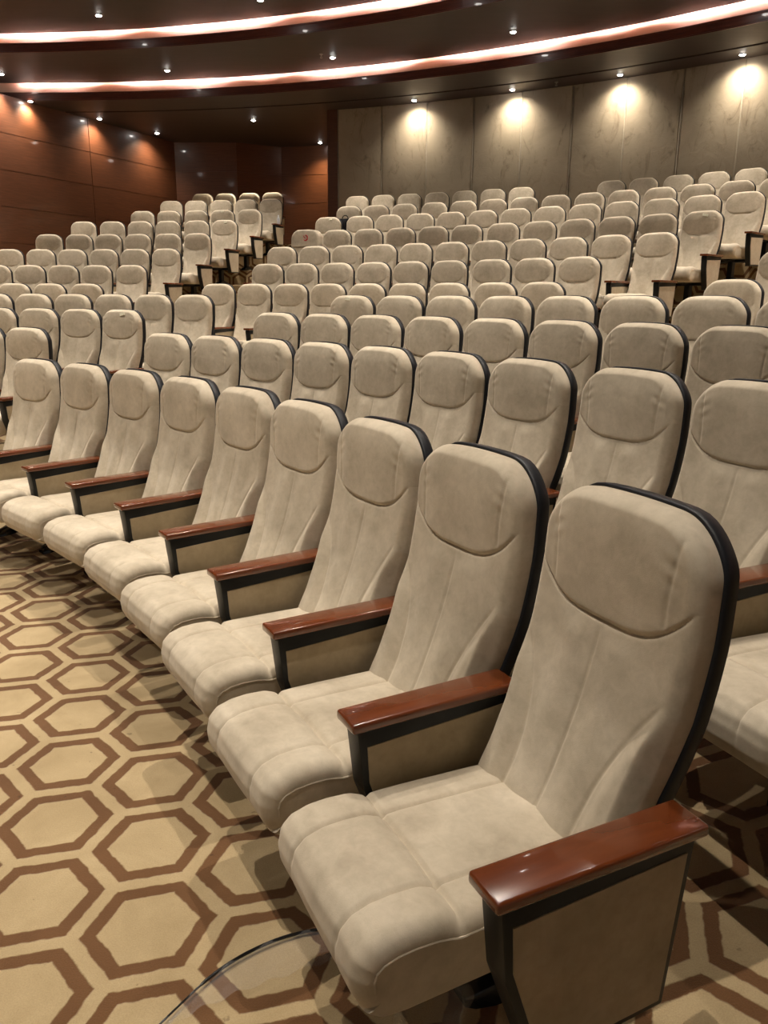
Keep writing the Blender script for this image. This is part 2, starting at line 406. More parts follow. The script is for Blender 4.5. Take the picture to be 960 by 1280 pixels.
def pedestal_mesh():
    bm = bmesh.new()
    add_box(bm, -.032, .032, .12, .22, .02, .30, .006)
    add_box(bm, -.245, .215, .175, .225, .262, .298, .004)      # cross bar
    add_box(bm, -.06, .06, .11, .42, .280, .2955, .004)
    return bm_mesh('pedestal', bm)
def foot_mesh():
    bm = bmesh.new(); rows = [(-.06, .050, .030), (.02, .062, .055), (.12, .062, .085), (.20, .062, .080), (.28, .056, .055), (.325, .045, .038), (.345, .030, .022)]
    rings = []
    for y, w, h in rows:
        ring = [(-w, -.035), (-w, h*.45), (-w*.8, h*.85), (-w*.4, h), (w*.4, h), (w*.8, h*.85), (w, h*.45), (w, -.035)]
        rings.append([bm.verts.new((x, y, z)) for x, z in ring])
    for a, c in zip(rings[:-1], rings[1:]):
        for k in range(8): bm.faces.new((a[k], a[(k+1) % 8], c[(k+1) % 8], c[k]))
    bm.faces.new(rings[0]); bm.faces.new(rings[-1][::-1])
    return bm_mesh('foot', bm)

def smooth_all(me):
    me.polygons.foreach_set('use_smooth', [True]*len(me.polygons)); return me
def smooth_by_angle(me, deg=35):
    smooth_all(me); bm = bmesh.new(); bm.from_mesh(me)
    for e in bm.edges:
        if len(e.link_faces) == 2 and e.calc_face_angle(0) > math.radians(deg): e.smooth = False
    bm.to_mesh(me); bm.free(); return me
HI = back_meshes(140, 170); LO = back_meshes(44, 60)
SEAT_HI, SEAT_LO = seat_mesh(110, 3.2), seat_mesh(26, 1.0)
SHELL = shell_mesh(30, 40)
ARM_W, ARM_F, ARM_P = arm_meshes(); PED, FOOT = pedestal_mesh(), foot_mesh()
for me in HI + LO + [SHELL]: smooth_all(me)
for me in (SEAT_HI, SEAT_LO): smooth_by_angle(me, 50)
for me in (ARM_W, ARM_F, FOOT): smooth_by_angle(me, 30)
for me, mm in ((HI[0], 'suede'), (HI[1], 'suede'), (LO[0], 'suede'), (LO[1], 'suede'), (SEAT_HI, 'suede'), (SEAT_LO, 'suede'), (SHELL, 'shell'), (ARM_W, 'arm_wood'), (ARM_F, 'frame'), (ARM_P, 'panel_suede'), (PED, 'frame'), (FOOT, 'gloss_black')):
    me.materials.append(M[mm])

def part(name, me, parent, loc=(0, 0, 0)):
    o = bpy.data.objects.new(name, me); o.location = loc; o.parent = parent; COL.objects.link(o); return o
def arm(parent, x, yaw=0.0):
    f = part('side_frame', ARM_F, parent, (x, 0, 0)); part('side_panel', ARM_P, f); w = part('armrest', ARM_W, parent, (x, 0, 0))
    f.rotation_euler.z = yaw; w.rotation_euler.z = yaw
def copy_arm(parent, x): arm(parent, x)
def make_chair(hi):
    root = bpy.data.objects.new('auditorium_chair', None); root.empty_display_size = .2; COL.objects.link(root); root['category'] = 'chair'
    b_ = part('backrest', (HI if hi else LO)[0], root); part('headrest', (HI if hi else LO)[1], root)
    part('back_shell', SHELL, root)
    part('seat', SEAT_HI if hi else SEAT_LO, root)
    p_ = part('pedestal', PED, root); part('foot', FOOT, p_)
    arm(root, -.28)
    return root
def children(o): return [c for c in o.children]
def copy_tree(o, parent=None):
    c = o.copy(); COL.objects.link(c); c.parent = parent
    for ch in children(o): copy_tree(ch, c)
    return c

ORD = ['', 'first', 'second', 'third', 'fourth', 'fifth', 'sixth', 'seventh', 'eighth', 'ninth', 'tenth', 'eleventh', 'twelfth', 'thirteenth', 'fourteenth', 'fifteenth']
CHAIR = {}
proto = {True: None, False: None}
for k, i, ths in ROWS:
    block = {0: 'wood-wall block', 1: 'middle block', 2: 'fabric-wall block'}[1 if k == 1 else i]
    n_real = len(ths)
    for n, th in enumerate(ths):
        if th is None: continue
        hi = k <= 3
        if proto[hi] is None: proto[hi] = make_chair(hi); c = proto[hi]
        else: c = copy_tree(proto[hi])
        c.location = pol(R1R[n] if k == 1 else R[k], th, Z[k]); c.rotation_euler = (0, 0, th + PI/2 + (math.radians(R1YAW[n]) if k == 1 else 0))
        c.scale = (1, 1, 1)
        CHAIR[(k, i, n)] = c
        last = n == n_real-1 or ths[n+1] is None
        gap = .5*(ths[n]-ths[n+1])*R[k] if not last else .28
        for ch in c.children:
            if ch.name.split('.')[0] in ('side_frame', 'armrest'):
                ch.location.x = (-.325 if k == 1 else -.292) if last else -gap
                ch.rotation_euler.z = 0 if last else -.5*(ths[n]-ths[n+1])
        rowname = 'front' if k == 1 else ORD[k]
        if k == 1:
            m_ = n_real-1-n
            lab = 'beige suede auditorium chair ending the front row, large side panel facing open carpet' if m_ == 0 else \
                  f'beige suede auditorium chair, front row, {ORD[m_+1]} from the end with exposed side panel'
        elif i == 0:
            m_ = n_real-1-n
            lab = f'beige auditorium chair, {rowname} row of the wood-wall block, ' + ('end seat beside the aisle' if m_ == 0 else f'{ORD[m_+1]} seat from the aisle')
        elif i == 2:
            lab = f'beige auditorium chair, {rowname} row of the fabric-wall block, ' + ('end seat beside the aisle' if n == 0 else f'{ORD[n+1]} seat from the aisle')
        else:
            right_end = k in (5, 6, 7, 8, 9, 10)
            m_ = n_real-1-n
            if k == 11 and n >= 9:
                lab = f'beige auditorium chair, eleventh row, {ORD[n-8]} seat past the gap towards the fabric-wall corner'
            elif right_end and m_ < n:
                lab = f'beige auditorium chair, {rowname} row of the middle block, ' + ('end seat beside the fabric-wall aisle' if m_ == 0 else f'{ORD[m_+1]} seat from the fabric-wall aisle')
            else:
                lab = f'beige auditorium chair, {rowname} row of the middle block, ' + ('end seat beside the wood-wall aisle' if n == 0 else f'{ORD[n+1]} seat from the wood-wall aisle')
        c['label'] = lab; c['category'] = 'chair'
        c['group'] = f'auditorium chairs in the {rowname} row of the {block}'
# every chair owns the armrest on one side; the chair that starts a run also owns the other end's
for k, i, ths in ROWS:
    for n, th in enumerate(ths):
        if th is None: continue
        if n == 0 or ths[n-1] is None:
            if not (i == 0): arm(CHAIR[(k, i, n)], .292)

# ------------------------------------------------------------------ room shell
W0, W1 = Vector((-5.47, 21.98)), Vector((-7.68, 17.19))       # left wall line
wd = (W1-W0).normalized()
WEND = W0 + wd*27
def th_wall(r, off=0.0):
    """angle where the arc of radius r meets the wood wall line"""
    n = Vector((wd.y, -wd.x)); c0 = (Vector((CX, CY)) - W0).dot(n)
    # signed distance of the centre; arc point distance = c0 + r*cos(th - an)
    an = math.atan2(n.y, n.x); v_ = -c0/r
    if abs(v_) >= 1: return 2.6
    a1, a2 = an + math.acos(v_), an - math.acos(v_)
    c_ = [((a + PI) % (2*PI)) - PI for a in (a1, a2)]
    c_ = [a for a in c_ if .9 < a < 3.2]
    return min(c_) if c_ else 2.2
def carpet_strip(name, secs, t0, tmax, nseg=90, clip=True):
    """secs: list of (r, z) swept round the centre; UV unrolls rises outwards so the pattern wraps over edges"""
    P, F, UV = [], [], []
    ncol = nseg+1; s = 0; us = [0]
    for a, c in zip(secs[:-1], secs[1:]): us.append(us[-1] + abs(c[1]-a[1]) if abs(c[0]-a[0]) < .05 else us[-1])
    for (r, z), dz in zip(secs, us):
        te = min(tmax, th_wall(max(r, .5))) if clip else tmax
        for j in range(ncol):
            t = t0 + (te-t0)*j/nseg; P.append(pol(r, t, z)); UV.append((CX+(r+dz)*math.cos(t), CY+(r+dz)*math.sin(t)))
    for i in range(len(secs)-1):
        for j in range(nseg): F.append((i*ncol+j, (i+1)*ncol+j, (i+1)*ncol+j+1, i*ncol+j+1))
    me = mesh_of(name, P, F); ul = me.uv_layers.new(name='UVMap')
    for lp in me.loops: ul.data[lp.index].uv = UV[lp.vertex_index]
    o = link_mesh(name, me, None, M['carpet']); return o
T0, T1 = -.35, 2.6
# front floor: level up to the first row, then a gentle rake to the cross aisle
rk = 8.83
def rake(r): return 0 if r < rk else float(np.interp(r, [rk, R[2]-.30, R[3]-.30, R[4]-.30, R[4]+.25, 99], [0, Z[2], Z[3], Z[4], Z[4]+.07, Z[4]+.07]))
TE = .38
T5F = R[5]-TE
secs = [(.3, 0), (3, 0), (6, 0), (rk, 0)] + [(r, rake(r)) for r in (9.0, R[2]-.30, R[3]-.30, R[4]-.30, R[4]+.25, T5F)]
struct(carpet_strip('floor', secs, -1.2, 3.0, 140))
RW = 21.40
for k in range(5, 13):
    rf = R[k]-TE; zlow = Z[k-1] if k > 5 else Z[4]+.07
    rb = R[k+1]-TE if k < 12 else 27.0
    if k == 12:
        o = carpet_strip('floor_tier', [(rf, zlow), (rf+.004, Z[k]-.012), (rf+.014, Z[k]), (rb, Z[k])], 1.25, 1.9, 40, False)
    else:
        o = carpet_strip('floor_tier', [(rf, zlow), (rf+.004, Z[k]-.012), (rf+.014, Z[k]), (rb, Z[k])], T0, T1)
    struct(o)
# half-height steps in the two stepped aisles
def aisle_steps(side):
    for k in range(6, 13 if side == 0 else 12):
        rf = R[k]-TE; z0, z1 = Z[k-1], Z[k]; zm = (z0+z1)/2
        if side == 0:
            pass
            ta = 1.2965 - .285/R[k] - .004; tb = (1.1655 if k < 8 else 1.19) + .30/R[k]
            if k >= 11: tb = 1.225
        else: ta = .806 - .30/R[k]; tb = .693 + .285/R[k]
        if ta < tb: ta, tb = tb, ta
        P, F, UV = [], [], []
        prof = [(rf-.40, z0-.01), (rf-.40, zm-.012), (rf-.388, zm), (rf+.002, zm)]; un = [0, zm-z0, zm-z0, zm-z0]
        ns = 8
        for (r, z), dz in zip(prof, un):
            for j in range(ns+1):
                t = tb + (ta-tb)*j/ns; P.append(pol(r, t, z)); UV.append((CX+(r+dz)*math.cos(t), CY+(r+dz)*math.sin(t)))
        for a in range(3):
            for j in range(ns): F.append((a*(ns+1)+j, (a+1)*(ns+1)+j, (a+1)*(ns+1)+j+1, a*(ns+1)+j+1))
        # side cheeks
        lo = len(P); 
        for j in (0, ns):
            idx = [a*(ns+1)+j for a in range(4)]; P.append(pol(rf+.002, tb+(ta-tb)*j/ns, z0-.01)); UV.append((0, 0)); F.append(tuple(idx+[len(P)-1]))
        me = mesh_of('floor_step', P, F); ul = me.uv_layers.new(name='UVMap')
        for lp in me.loops: ul.data[lp.index].uv = UV[lp.vertex_index]
        struct(link_mesh('floor_step', me, None, M['carpet']))
aisle_steps(0); aisle_steps(1)

H1, H2, H3 = 5.43, 5.75, 6.05
GROOVES = [4.73, 4.03, 3.33, 2.63, 1.93]
def wood_wall(name, a, c, splits=()):
    """panelled wood wall from plan point a to c with horizontal and vertical shadow gaps as real recesses"""
    a, c = Vector(a), Vector(c); ln = (c-a).length; d_ = (c-a)/ln; nrm = Vector((-d_.y, d_.x))
    # normal must face the room (towards the centre of the seating)
    if nrm.dot(Vector((-2, 8)) - a) < 0: nrm = -nrm
    bm = bmesh.new(); xs = [0] + list(splits) + [ln]; zs = [-.2] + sorted(GROOVES) + [H1+.02]; g = .007; dep = .012
    def quad(pts): bm.faces.new([bm.verts.new(p_) for p_ in pts])
    def P3(s, z, o_=0): q_ = a + d_*s + nrm*o_; return (q_.x, q_.y, z)
    quad([P3(0, -.2, -dep), P3(ln, -.2, -dep), P3(ln, H1+.02, -dep), P3(0, H1+.02, -dep)])
    for x0, x1 in zip(xs[:-1], xs[1:]):
        for z0, z1 in zip(zs[:-1], zs[1:]):
            X0, X1, Z0, Z1 = x0+g, x1-g, z0+g, z1-g
            if x0 == 0: X0 = 0
            if x1 == ln: X1 = ln
            quad([P3(X0, Z0), P3(X1, Z0), P3(X1, Z1), P3(X0, Z1)])
            for (s0, w0), (s1, w1) in (((X0, Z0), (X1, Z0)), ((X1, Z0), (X1, Z1)), ((X1, Z1), (X0, Z1)), ((X0, Z1), (X0, Z0))):
                quad([P3(s0, w0), P3(s1, w1), P3(s1, w1, -dep), P3(s0, w0, -dep)])
    me = bm_mesh(name, bm); return struct(link_mesh(name, me, None, M['wall_wood']))
wood_wall('wall_left', (W0.x, W0.y), (WEND.x, WEND.y), [2.97, 8.1, 13.2, 18.3])
wood_wall('wall_back_left', (-5.48, 21.97), (-3.86, 21.92))
wood_wall('wall_back_middle', (-3.88, 21.91), (-2.79, 22.52))
wood_wall('wall_back_right', (-2.81, 22.52), (1.2, 21.45))
# upholstered curved wall
TJ = 1.2492; DTH = .0466
def arc_grid(name, r, t0, t1, z0, z1, nt_, mat, crown=0.0):
    P, F = [], []; nz = 24; ncol = nt_+1
    for i in range(nz+1):
        z = z0+(z1-z0)*i/nz
        for j in range(ncol):
            t = t0+(t1-t0)*j/nt_; u = j/nt_; e = min(u, 1-u)*(t1-t0)*r; rr = r + crown*(math.exp(-e/.012)); P.append(pol(rr, t, z))
    for i in range(nz):
        for j in range(nt_): F.append((i*ncol+j, i*ncol+j+1, (i+1)*ncol+j+1, (i+1)*ncol+j))
    return P, F
P, F = [], []
us = [0, .004, .008, .012, .02, .04, .5, .96, .98, .988, .992, .996, 1]
npan = 34
for kpan in range(npan):
    ta = TJ - DTH*kpan; off = len(P)
    for z in (1.0, 3.0, H1+.02):
        for u in us:
            e = min(u, 1-u)*DTH*RW; P.append(pol(RW + .016*math.exp(-(e/.014)**2), ta-DTH*u, z))
    for i in range(2):
        for j in range(len(us)-1): F.append((off+i*len(us)+j, off+i*len(us)+j+1, off+(i+1)*len(us)+j+1, off+(i+1)*len(us)+j))
me = mesh_of('wall_right', P, F); wr = struct(link_mesh('wall_right', me, None, M['wall_cloth'], True))
for kpan in range(0, npan):
    t = TJ-DTH*kpan; bm = bmesh.new()
    tube(bm, [pol(RW-.001, t, 1.0), pol(RW-.001, t, H1)], .006, 6); me = bm_mesh('trim_1', bm)
    o = struct(link_mesh('trim_%d' % (kpan+1), me, None, M['wall_seam'], True))
# dark return at the end of the cloth wall
bm = bmesh.new()
q = [pol(RW-.012, TJ), pol(RW-.012, TJ+.0108), pol(23.9, TJ+.0085), pol(23.9, TJ)]
a = [bm.verts.new((v.x, v.y, 1.0)) for v in q]; c = [bm.verts.new((v.x, v.y, H1+.01)) for v in q]
for i in range(4): bm.faces.new((a[i], a[(i+1) % 4], c[(i+1) % 4], c[i]))
struct(link_mesh('wall_return', bm_mesh('wall_return', bm), None, M['wall_wood']))

# ceiling: three concentric levels, rising towards the stage, with lit coves between
def ring(name, r0, z0_, r1, z1_, mat, t0=T0, t1=2.2, ns=160):
    P = [pol(r, t0+(t1-t0)*j/ns, z) for r, z in ((r0, z0_), (r1, z1_)) for j in range(ns+1)]
    F = [(j, j+1, ns+1+j+1, ns+1+j) for j in range(ns)]
    me = mesh_of(name, P, F); return struct(link_mesh(name, me, None, mat, True))
RC2, RC1 = 19.76, 17.73
# light tapes lie on top of the ceiling edge, hidden from below, and wash the upstand behind it
ring('ceiling_outer', RC2, H1, 20.72, H1, M['ceil_wood'])
# shadow groove in the outer ceiling
def sweep(name, prof, mat, t0=T0, t1=2.2, ns=200, closed=False):
    n = len(prof); P = [pol(r, t0+(t1-t0)*j/ns, z) for j in range(ns+1) for r, z in prof]; F = []
    for j in range(ns):
        for i in range(n if closed else n-1): F.append((j*n+i, j*n+(i+1) % n, (j+1)*n+(i+1) % n, (j+1)*n+i))
    if closed: F += [tuple(range(n)), tuple(ns*n+i for i in range(n))[::-1]]
    me = mesh_of(name, P, F); return link_mesh(name, me, None, mat)
struct(sweep('ceiling_groove', [(20.72, H1), (20.72, H1+.07), (20.80, H1+.07), (20.80, H1)], M['ceil_wood']))
struct(sweep('ceiling_rim', [(20.80, H1), (27.5, H1)], M['ceil_wood']))
struct(sweep('ceiling_middle', [(RC1-.004, H2), (RC2-.012, H2), (RC2-.012, H2+.012), (RC2-.10, H2+.014)], M['ceil_wood']))
struct(sweep('ceiling_inner', [(1.0, H3), (RC1-.012, H3), (RC1-.012, H3+.012), (RC1-.10, H3+.014)], M['ceil_wood'], t0=-1.4, t1=3.2))
def cove(name, rc, zl, zh, t0, t1, bandt0):
    # dark red fascia with a projecting lip, a pale wood upstand behind it
    struct(sweep(name + '_fascia', [(rc, zl), (rc-.012, zl), (rc-.012, zl+.015), (rc-.004, zl+.02), (rc-.004, zl+.125), (rc-.016, zl+.13), (rc-.016, zl+.150), (rc+.055, zl+.150)], M['fascia_wood'], t1=t1))
    struct(sweep(name + '_upstand', [(rc+.055, zl+.150), (rc+.062, zh+.13), (rc-.11, zh+.13), (rc-.11, zh+.012)], M['cove_wood'], t1=t1))
cove('ceiling_cove_outer', RC2, H1, H2, T0, 2.2, 1.56)
cove('ceiling_cove_inner', RC1, H2, H3, T0, 2.2, 2.2)
# LED tapes: thin, slightly wavy ribbons stuck to the upstand
def led(rc, z, t0, t1, ph, label):
    ns = 420; P, F = [], []
    for j in range(ns+1):
        t = t0+(t1-t0)*j/ns; s = t*rc
        w = .012*math.sin(s*1.9+ph) + .007*math.sin(s*4.7+ph*2)
        P += [pol(rc-.036+.5*w, t, z+.020), pol(rc-.022+.5*w, t, z+.020), pol(rc-.022+.5*w, t, z+.040+w), pol(rc-.036+.5*w, t, z+.040+w)]
    for j in range(ns):
        for i in range(4): F.append((j*4+i, j*4+(i+1) % 4, (j+1)*4+(i+1) % 4, (j+1)*4+i))
    F += [(0, 1, 2, 3), (ns*4+3, ns*4+2, ns*4+1, ns*4)]
    o = link_mesh('led_tape', mesh_of('led_tape', P, F), None, M['led']); tag(o, label, 'light strip', 'led tapes in the ceiling coves'); return o
led(RC2, H2, T0, 1.553, .4, 'wavy pinkish white light tape in the outer ceiling cove above the rear rows')
led(RC1, H3, T0, 1.75, 2.1, 'wavy pinkish white light tape in the inner ceiling cove towards the stage')

# ------------------------------------------------------------------ lamps
def lamp_mesh():
    bm = bmesh.new(); n = 20
    prof = [(.040, -.004), (.050, -.008), (.060, -.006), (.062, 0), (.060, .006)]
    rings = [[bm.verts.new((r*math.cos(2*PI*k/n), r*math.sin(2*PI*k/n), z)) for k in range(n)] for r, z in prof]
    for a, c in zip(rings[:-1], rings[1:]):
        for k in range(n): bm.faces.new((a[k], a[(k+1) % n], c[(k+1) % n], c[k]))
    rim = smooth_all(bm_mesh('rim', bm)); rim.materials.append(M['lamp_rim'])
    bm = bmesh.new(); bmesh.ops.create_uvsphere(bm, u_segments=16, v_segments=8, radius=.045)
    for v in bm.verts: v.co.z = v.co.z*.45 - .004
    bl = smooth_all(bm_mesh('bulb', bm)); bl.materials.append(M['bulb']); return rim, bl
RIM, BULB = lamp_mesh()
def downlight(p, z, label, group, power, cone, blend, col=(1, .86, .68), size=.05, tilt=None):
    root = bpy.data.objects.new('downlight', None); root.location = (p[0], p[1], z-.004); COL.objects.link(root); root.empty_display_size = .05
    tag(root, label, 'light', group)
    part('rim', RIM, root); part('bulb', BULB, root)
    ld = bpy.data.lights.new('spot', 'SPOT'); ld.energy = power; ld.spot_size = cone; ld.spot_blend = blend; ld.color = col; ld.shadow_soft_size = size
    lo = bpy.data.objects.new('spot_lamp', ld); lo.parent = root; lo.location = (0, 0, -.035); COL.objects.link(lo)
    if tilt: lo.rotation_euler = tilt
    return root
WASH = dict(power=92, cone=math.radians(132), blend=1, col=(1, .88, .68))
r3 = 21.13
for j in range(12):
    t = 1.1645 - .0962*j
    p_ = pol(r3, t); pos = ['where the cloth wall starts', 'second along the cloth wall', 'third along the cloth wall', 'fourth along the cloth wall']
    downlight(p_, H1, 'small round ceiling downlight, ' + (pos[j] if j < 4 else ORD[j+1] + ' along the cloth wall'), 'downlights washing the cloth wall', tilt=(0, -math.radians(20), t), **WASH)
LW = [(-7.30, 17.70), (-6.44, 19.27), (-5.58, 20.79), (-8.05, 16.12), (-8.8, 14.5), (-9.55, 12.9)]
LT = ['above the wood wall, third from its inner corner', 'above the wood wall, second from its inner corner', 'above the wood wall, beside its inner corner', 'above the wood wall, fourth from its corner', 'above the wood wall, fifth from its corner', 'above the wood wall, sixth from its corner']
for (x, y), s in zip(LW, LT):
    downlight((x, y), H1, 'small round ceiling downlight ' + s, 'downlights along the wood wall', 125, math.radians(125), 1, (1, .80, .58), tilt=(0, -math.radians(18), math.radians(155.2)))
downlight((-3.0, 19.29), H1, 'small round ceiling downlight over the stepped aisle between the wood walls', 'downlights over the rear aisle', 380, math.radians(120), .9, (1, .86, .68))
downlight((-1.71, 21.81), H1, 'small round ceiling downlight against the rear wood wall beside the cloth wall', 'downlights over the rear aisle', 170, math.radians(120), 1, (1, .70, .36))
HALL = dict(power=330, cone=math.radians(98), blend=.8, col=(1, .90, .78))
for j in range(9):
    t = 1.555 - .1755*j
    downlight(pol(19.05, t), H2, f'small round downlight in the middle ceiling band, {ORD[j+1]} from the wood wall', 'downlights in the middle ceiling band', **HALL)
for j in range(9):
    t = 1.56 - .17*j
    downlight(pol(16.97, t), H3, f'small round downlight in the inner ceiling, outer ring, {ORD[j+1]} from the wood wall', 'downlights in the inner ceiling', **HALL)
for ri, (rr, nn, t0_, dt) in enumerate([(14.6, 8, 1.55, .20), (12.3, 7, 1.5, .23), (10.0, 6, 1.5, .28), (7.6, 5, 1.6, .40), (5.0, 4, 1.8, .55)]):
    for j in range(nn):
        if t0_-dt*j < (.5 if rr > 9 else .3): continue
        o = downlight(pol(rr, t0_-dt*j), H3, f'small round inner ceiling downlight, {ORD[ri+2]} ring from the cove, {ORD[j+1]} from the wood wall', 'downlights over the front rows', 420, math.radians(84), .8, (1, .90, .78), size=.035)

# sprinkler heads
def sprinkler(x, y, z, label):
    root = bpy.data.objects.new('sprinkler_head', None); root.location = (x, y, z); COL.objects.link(root); tag(root, label, 'sprinkler')
    bm = bmesh.new(); tube(bm, [(0, 0, .0), (0, 0, -.035)], .012, 10); tube(bm, [(0, 0, 0), (0, 0, -.006)], .032, 16)
    me = smooth_by_angle(bm_mesh('body', bm), 40); me.materials.append(M['lamp_rim']); part('body', me, root)
    bm = bmesh.new(); tube(bm, [(0, 0, -.058), (0, 0, -.062)], .022, 14)
    for a_ in (0, PI): tube(bm, [(.012*math.cos(a_), .012*math.sin(a_), -.03), (.016*math.cos(a_), .016*math.sin(a_), -.046), (.006*math.cos(a_), 0, -.06)], .003, 6)
    me = smooth_by_angle(bm_mesh('deflector', bm), 40); me.materials.append(M['lamp_rim']); part('deflector', me, root)
sprinkler(3.08, 15.93, H1, 'small metal sprinkler head in the ceiling edge between two cloth-wall downlights')
sprinkler(-1.18, 15.55, H2, 'small metal sprinkler head in the middle ceiling band beside a downlight')

# ------------------------------------------------------------------ small things
def chair_point(key, x, y, z):
    c = CHAIR[key]; a = c.rotation_euler.z
    return Vector((c.location.x + x*math.cos(a) - y*math.sin(a), c.location.y + x*math.sin(a) + y*math.cos(a), c.location.z + z)), a
def paper(key, x, z, label, w=.062, h=.026, rot=.2):
    y = spine(z)[0] + .019
    p_, a = chair_point(key, x, y, z)
    bm = bmesh.new(); add_box(bm, -w/2, w/2, -.002, .002, -h/2, h/2, .0008)
    for v in bm.verts: v.co.y += .004*math.cos(v.co.x*50)
    o = link_mesh('paper_tag', bm_mesh('paper_tag', bm), None, M['paper']); o.location = p_; o.rotation_euler = (.1, rot, a)
    tag(o, label, 'paper tag', 'paper tags left on headrests')
paper((3, 0, 3), -.06, 1.105, 'yellowish paper tag on the third-row headrest beside the wood-wall aisle')
paper((4, 1, 0), .0, 1.115, 'pale paper tag on the fourth-row headrest at the start of the middle block', rot=-.1)
paper((8, 1, 11), -.05, 1.09, 'pale curled paper tag on the eighth-row end headrest by the fabric-wall aisle', w=.07, rot=-.25)
paper((9, 0, 5), -.05, 1.10, 'pale paper tag on the ninth-row end headrest of the wood-wall block')
paper((10, 0, 3), -.03, 1.11, 'pale paper tag on the tenth-row headrest one seat in from the aisle')
paper((9, 1, 0), -.07, 1.10, 'pale paper tag on the ninth-row headrest in front of the dark bag')

# cloth sleeve with a red emblem over one headrest
root = bpy.data.objects.new('headrest_cover', None); COL.objects.link(root)
p_, a = chair_point((8, 1, 0), 0, 0, 0); root.location = p_; root.rotation_euler = (0, 0, a)
tag(root, 'flat beige cloth cover with a red emblem over the eighth-row headrest beside the stairs', 'headrest cover')
bm = bmesh.new(); nx, nz = 30, 24; P, F = [], []
zs_ = [.905 + (TOP+.012-.905)*(1-(1-i/nz)**1.4) for i in range(nz+1)]
for z in zs_:
    zz = min(z, TOP); hw = hw_top(z, .012) + .004
    for i in range(nx+1):
        u = -1+2*i/nx; u = math.copysign(1-(1-abs(u))**1.3, u) if abs(u) < 1 else u; x = u*hw
        d = max(0, edge_d(x, z, .012)); drop = 0 if d > .03 else -(.03-math.sqrt(max(0, .0009-(.03-d)**2)))
        P.append((x, spine(zz)[0] + .026*(1-.35*(x/.24)**2) + drop, z + arch(x)*sstep(.95, TOP, z)))
W = nx+1
for j in range(nz):
    for i in range(nx): F.append((j*W+i, j*W+i+1, (j+1)*W+i+1, (j+1)*W+i))
loop = [j*W+nx for j in range(nz+1)] + [nz*W+i for i in range(nx-1, -1, -1)] + [j*W for j in range(nz-1, -1, -1)]
new = []
for idx in loop:
    x, y, z = P[idx]; new.append(len(P)); P.append((x*1.01, y-.125, z))
for i in range(len(loop)-1): F.append((loop[i], new[i], new[i+1], loop[i+1]))
me = smooth_all(mesh_of('sleeve', P, F)); me.materials.append(M['cover']); sl = part('sleeve', me, root)
# emblem: open swirl with a dot
bm = bmesh.new(); pts = []
for k_ in range(22):
    t = 1.75 - k_*.215; r_ = .034 - .0002*k_; pts.append((-.02 - 1.2*r_*math.cos(t), .033, 1.03 + 1.25*r_*math.sin(t)))
tube(bm, pts, [.003+.010*math.sin(PI*min(1, (k_+1)/21))**.8 for k_ in range(22)], 8)
tube(bm, [(.020, .033, 1.072), (.006, .034, 1.050), (-.014, .033, 1.030), (-.022, .033, 1.018)], [.003, .008, .007, .002], 8)
for v in bm.verts: v.co.y = spine(v.co.z)[0] + .026*(1-.35*(v.co.x/.24)**2) + .001 + max(0, (v.co.y-.033))*.25
me = smooth_all(bm_mesh('emblem', bm)); me.materials.append(M['red_print']); e = part('emblem', me, root); e['label'] = 'red swirl emblem'

# dark bag standing on a seat of the tenth row
root = bpy.data.objects.new('backpack', None); COL.objects.link(root)
p_, a = chair_point((10, 1, 0), -.02, .25, .462); root.location = p_; root.scale = (1, 1, 1.06); root.rotation_euler = (0, 0, a + .1)
tag(root, 'slim black backpack with a top loop handle standing on a tenth-row seat', 'backpack')
bm = bmesh.new(); rings = []
for z, w, d_ in ((0, .075, .06), (.02, .095, .075), (.15, .10, .085), (.30, .095, .08), (.36, .085, .065), (.395, .11, .03), (.41, .105, .02)):
    rings.append([bm.verts.new((w*math.copysign(abs(math.cos(t))**.6, math.cos(t)), d_*math.copysign(abs(math.sin(t))**.6, math.sin(t)), z)) for t in [2*PI*k_/20 for k_ in range(20)]])
for a_, c_ in zip(rings[:-1], rings[1:]):
    for k_ in range(20): bm.faces.new((a_[k_], a_[(k_+1) % 20], c_[(k_+1) % 20], c_[k_]))
bm.faces.new(rings[0]); bm.faces.new(rings[-1][::-1])
me = smooth_by_angle(bm_mesh('bag_body', bm), 50); me.materials.append(M['bag']); part('bag_body', me, root)
bm = bmesh.new(); tube(bm, [(-.05+.075*0 + .055*math.cos(t)+.01, 0, .41+.055*math.sin(t)) for t in np.linspace(0, PI, 12)], .008, 8)
me = smooth_all(bm_mesh('handle', bm)); me.materials.append(M['bag']); part('handle', me, root)
bm = bmesh.new(); add_box(bm, -.065, .065, .07, .105, .05, .24, .012)
me = smooth_by_angle(bm_mesh('front_pocket', bm)); me.materials.append(M['bag']); part('front_pocket', me, root)

# white bottle on an end armrest
root = bpy.data.objects.new('plastic_bottle', None); COL.objects.link(root)
p_, a = chair_point((11, 0, 4), -.292, .26, .617); root.location = p_
tag(root, 'small white plastic bottle standing on the armrest beside the upper stairs', 'bottle')
def lathe(prof, n=20):
    bm = bmesh.new(); rings = [[bm.verts.new((r*math.cos(2*PI*k_/n), r*math.sin(2*PI*k_/n), z)) for k_ in range(n)] for r, z in prof]
    for a_, c_ in zip(rings[:-1], rings[1:]):
        for k_ in range(n): bm.faces.new((a_[k_], a_[(k_+1) % n], c_[(k_+1) % n], c_[k_]))
    bm.faces.new(rings[0]); bm.faces.new(rings[-1][::-1]); return bm
me = smooth_by_angle(bm_mesh('bottle_body', lathe([(.028, 0), (.032, .006), (.032, .10), (.030, .115), (.014, .145), (.013, .155)])), 40); me.materials.append(M['white_plastic']); part('bottle_body', me, root)
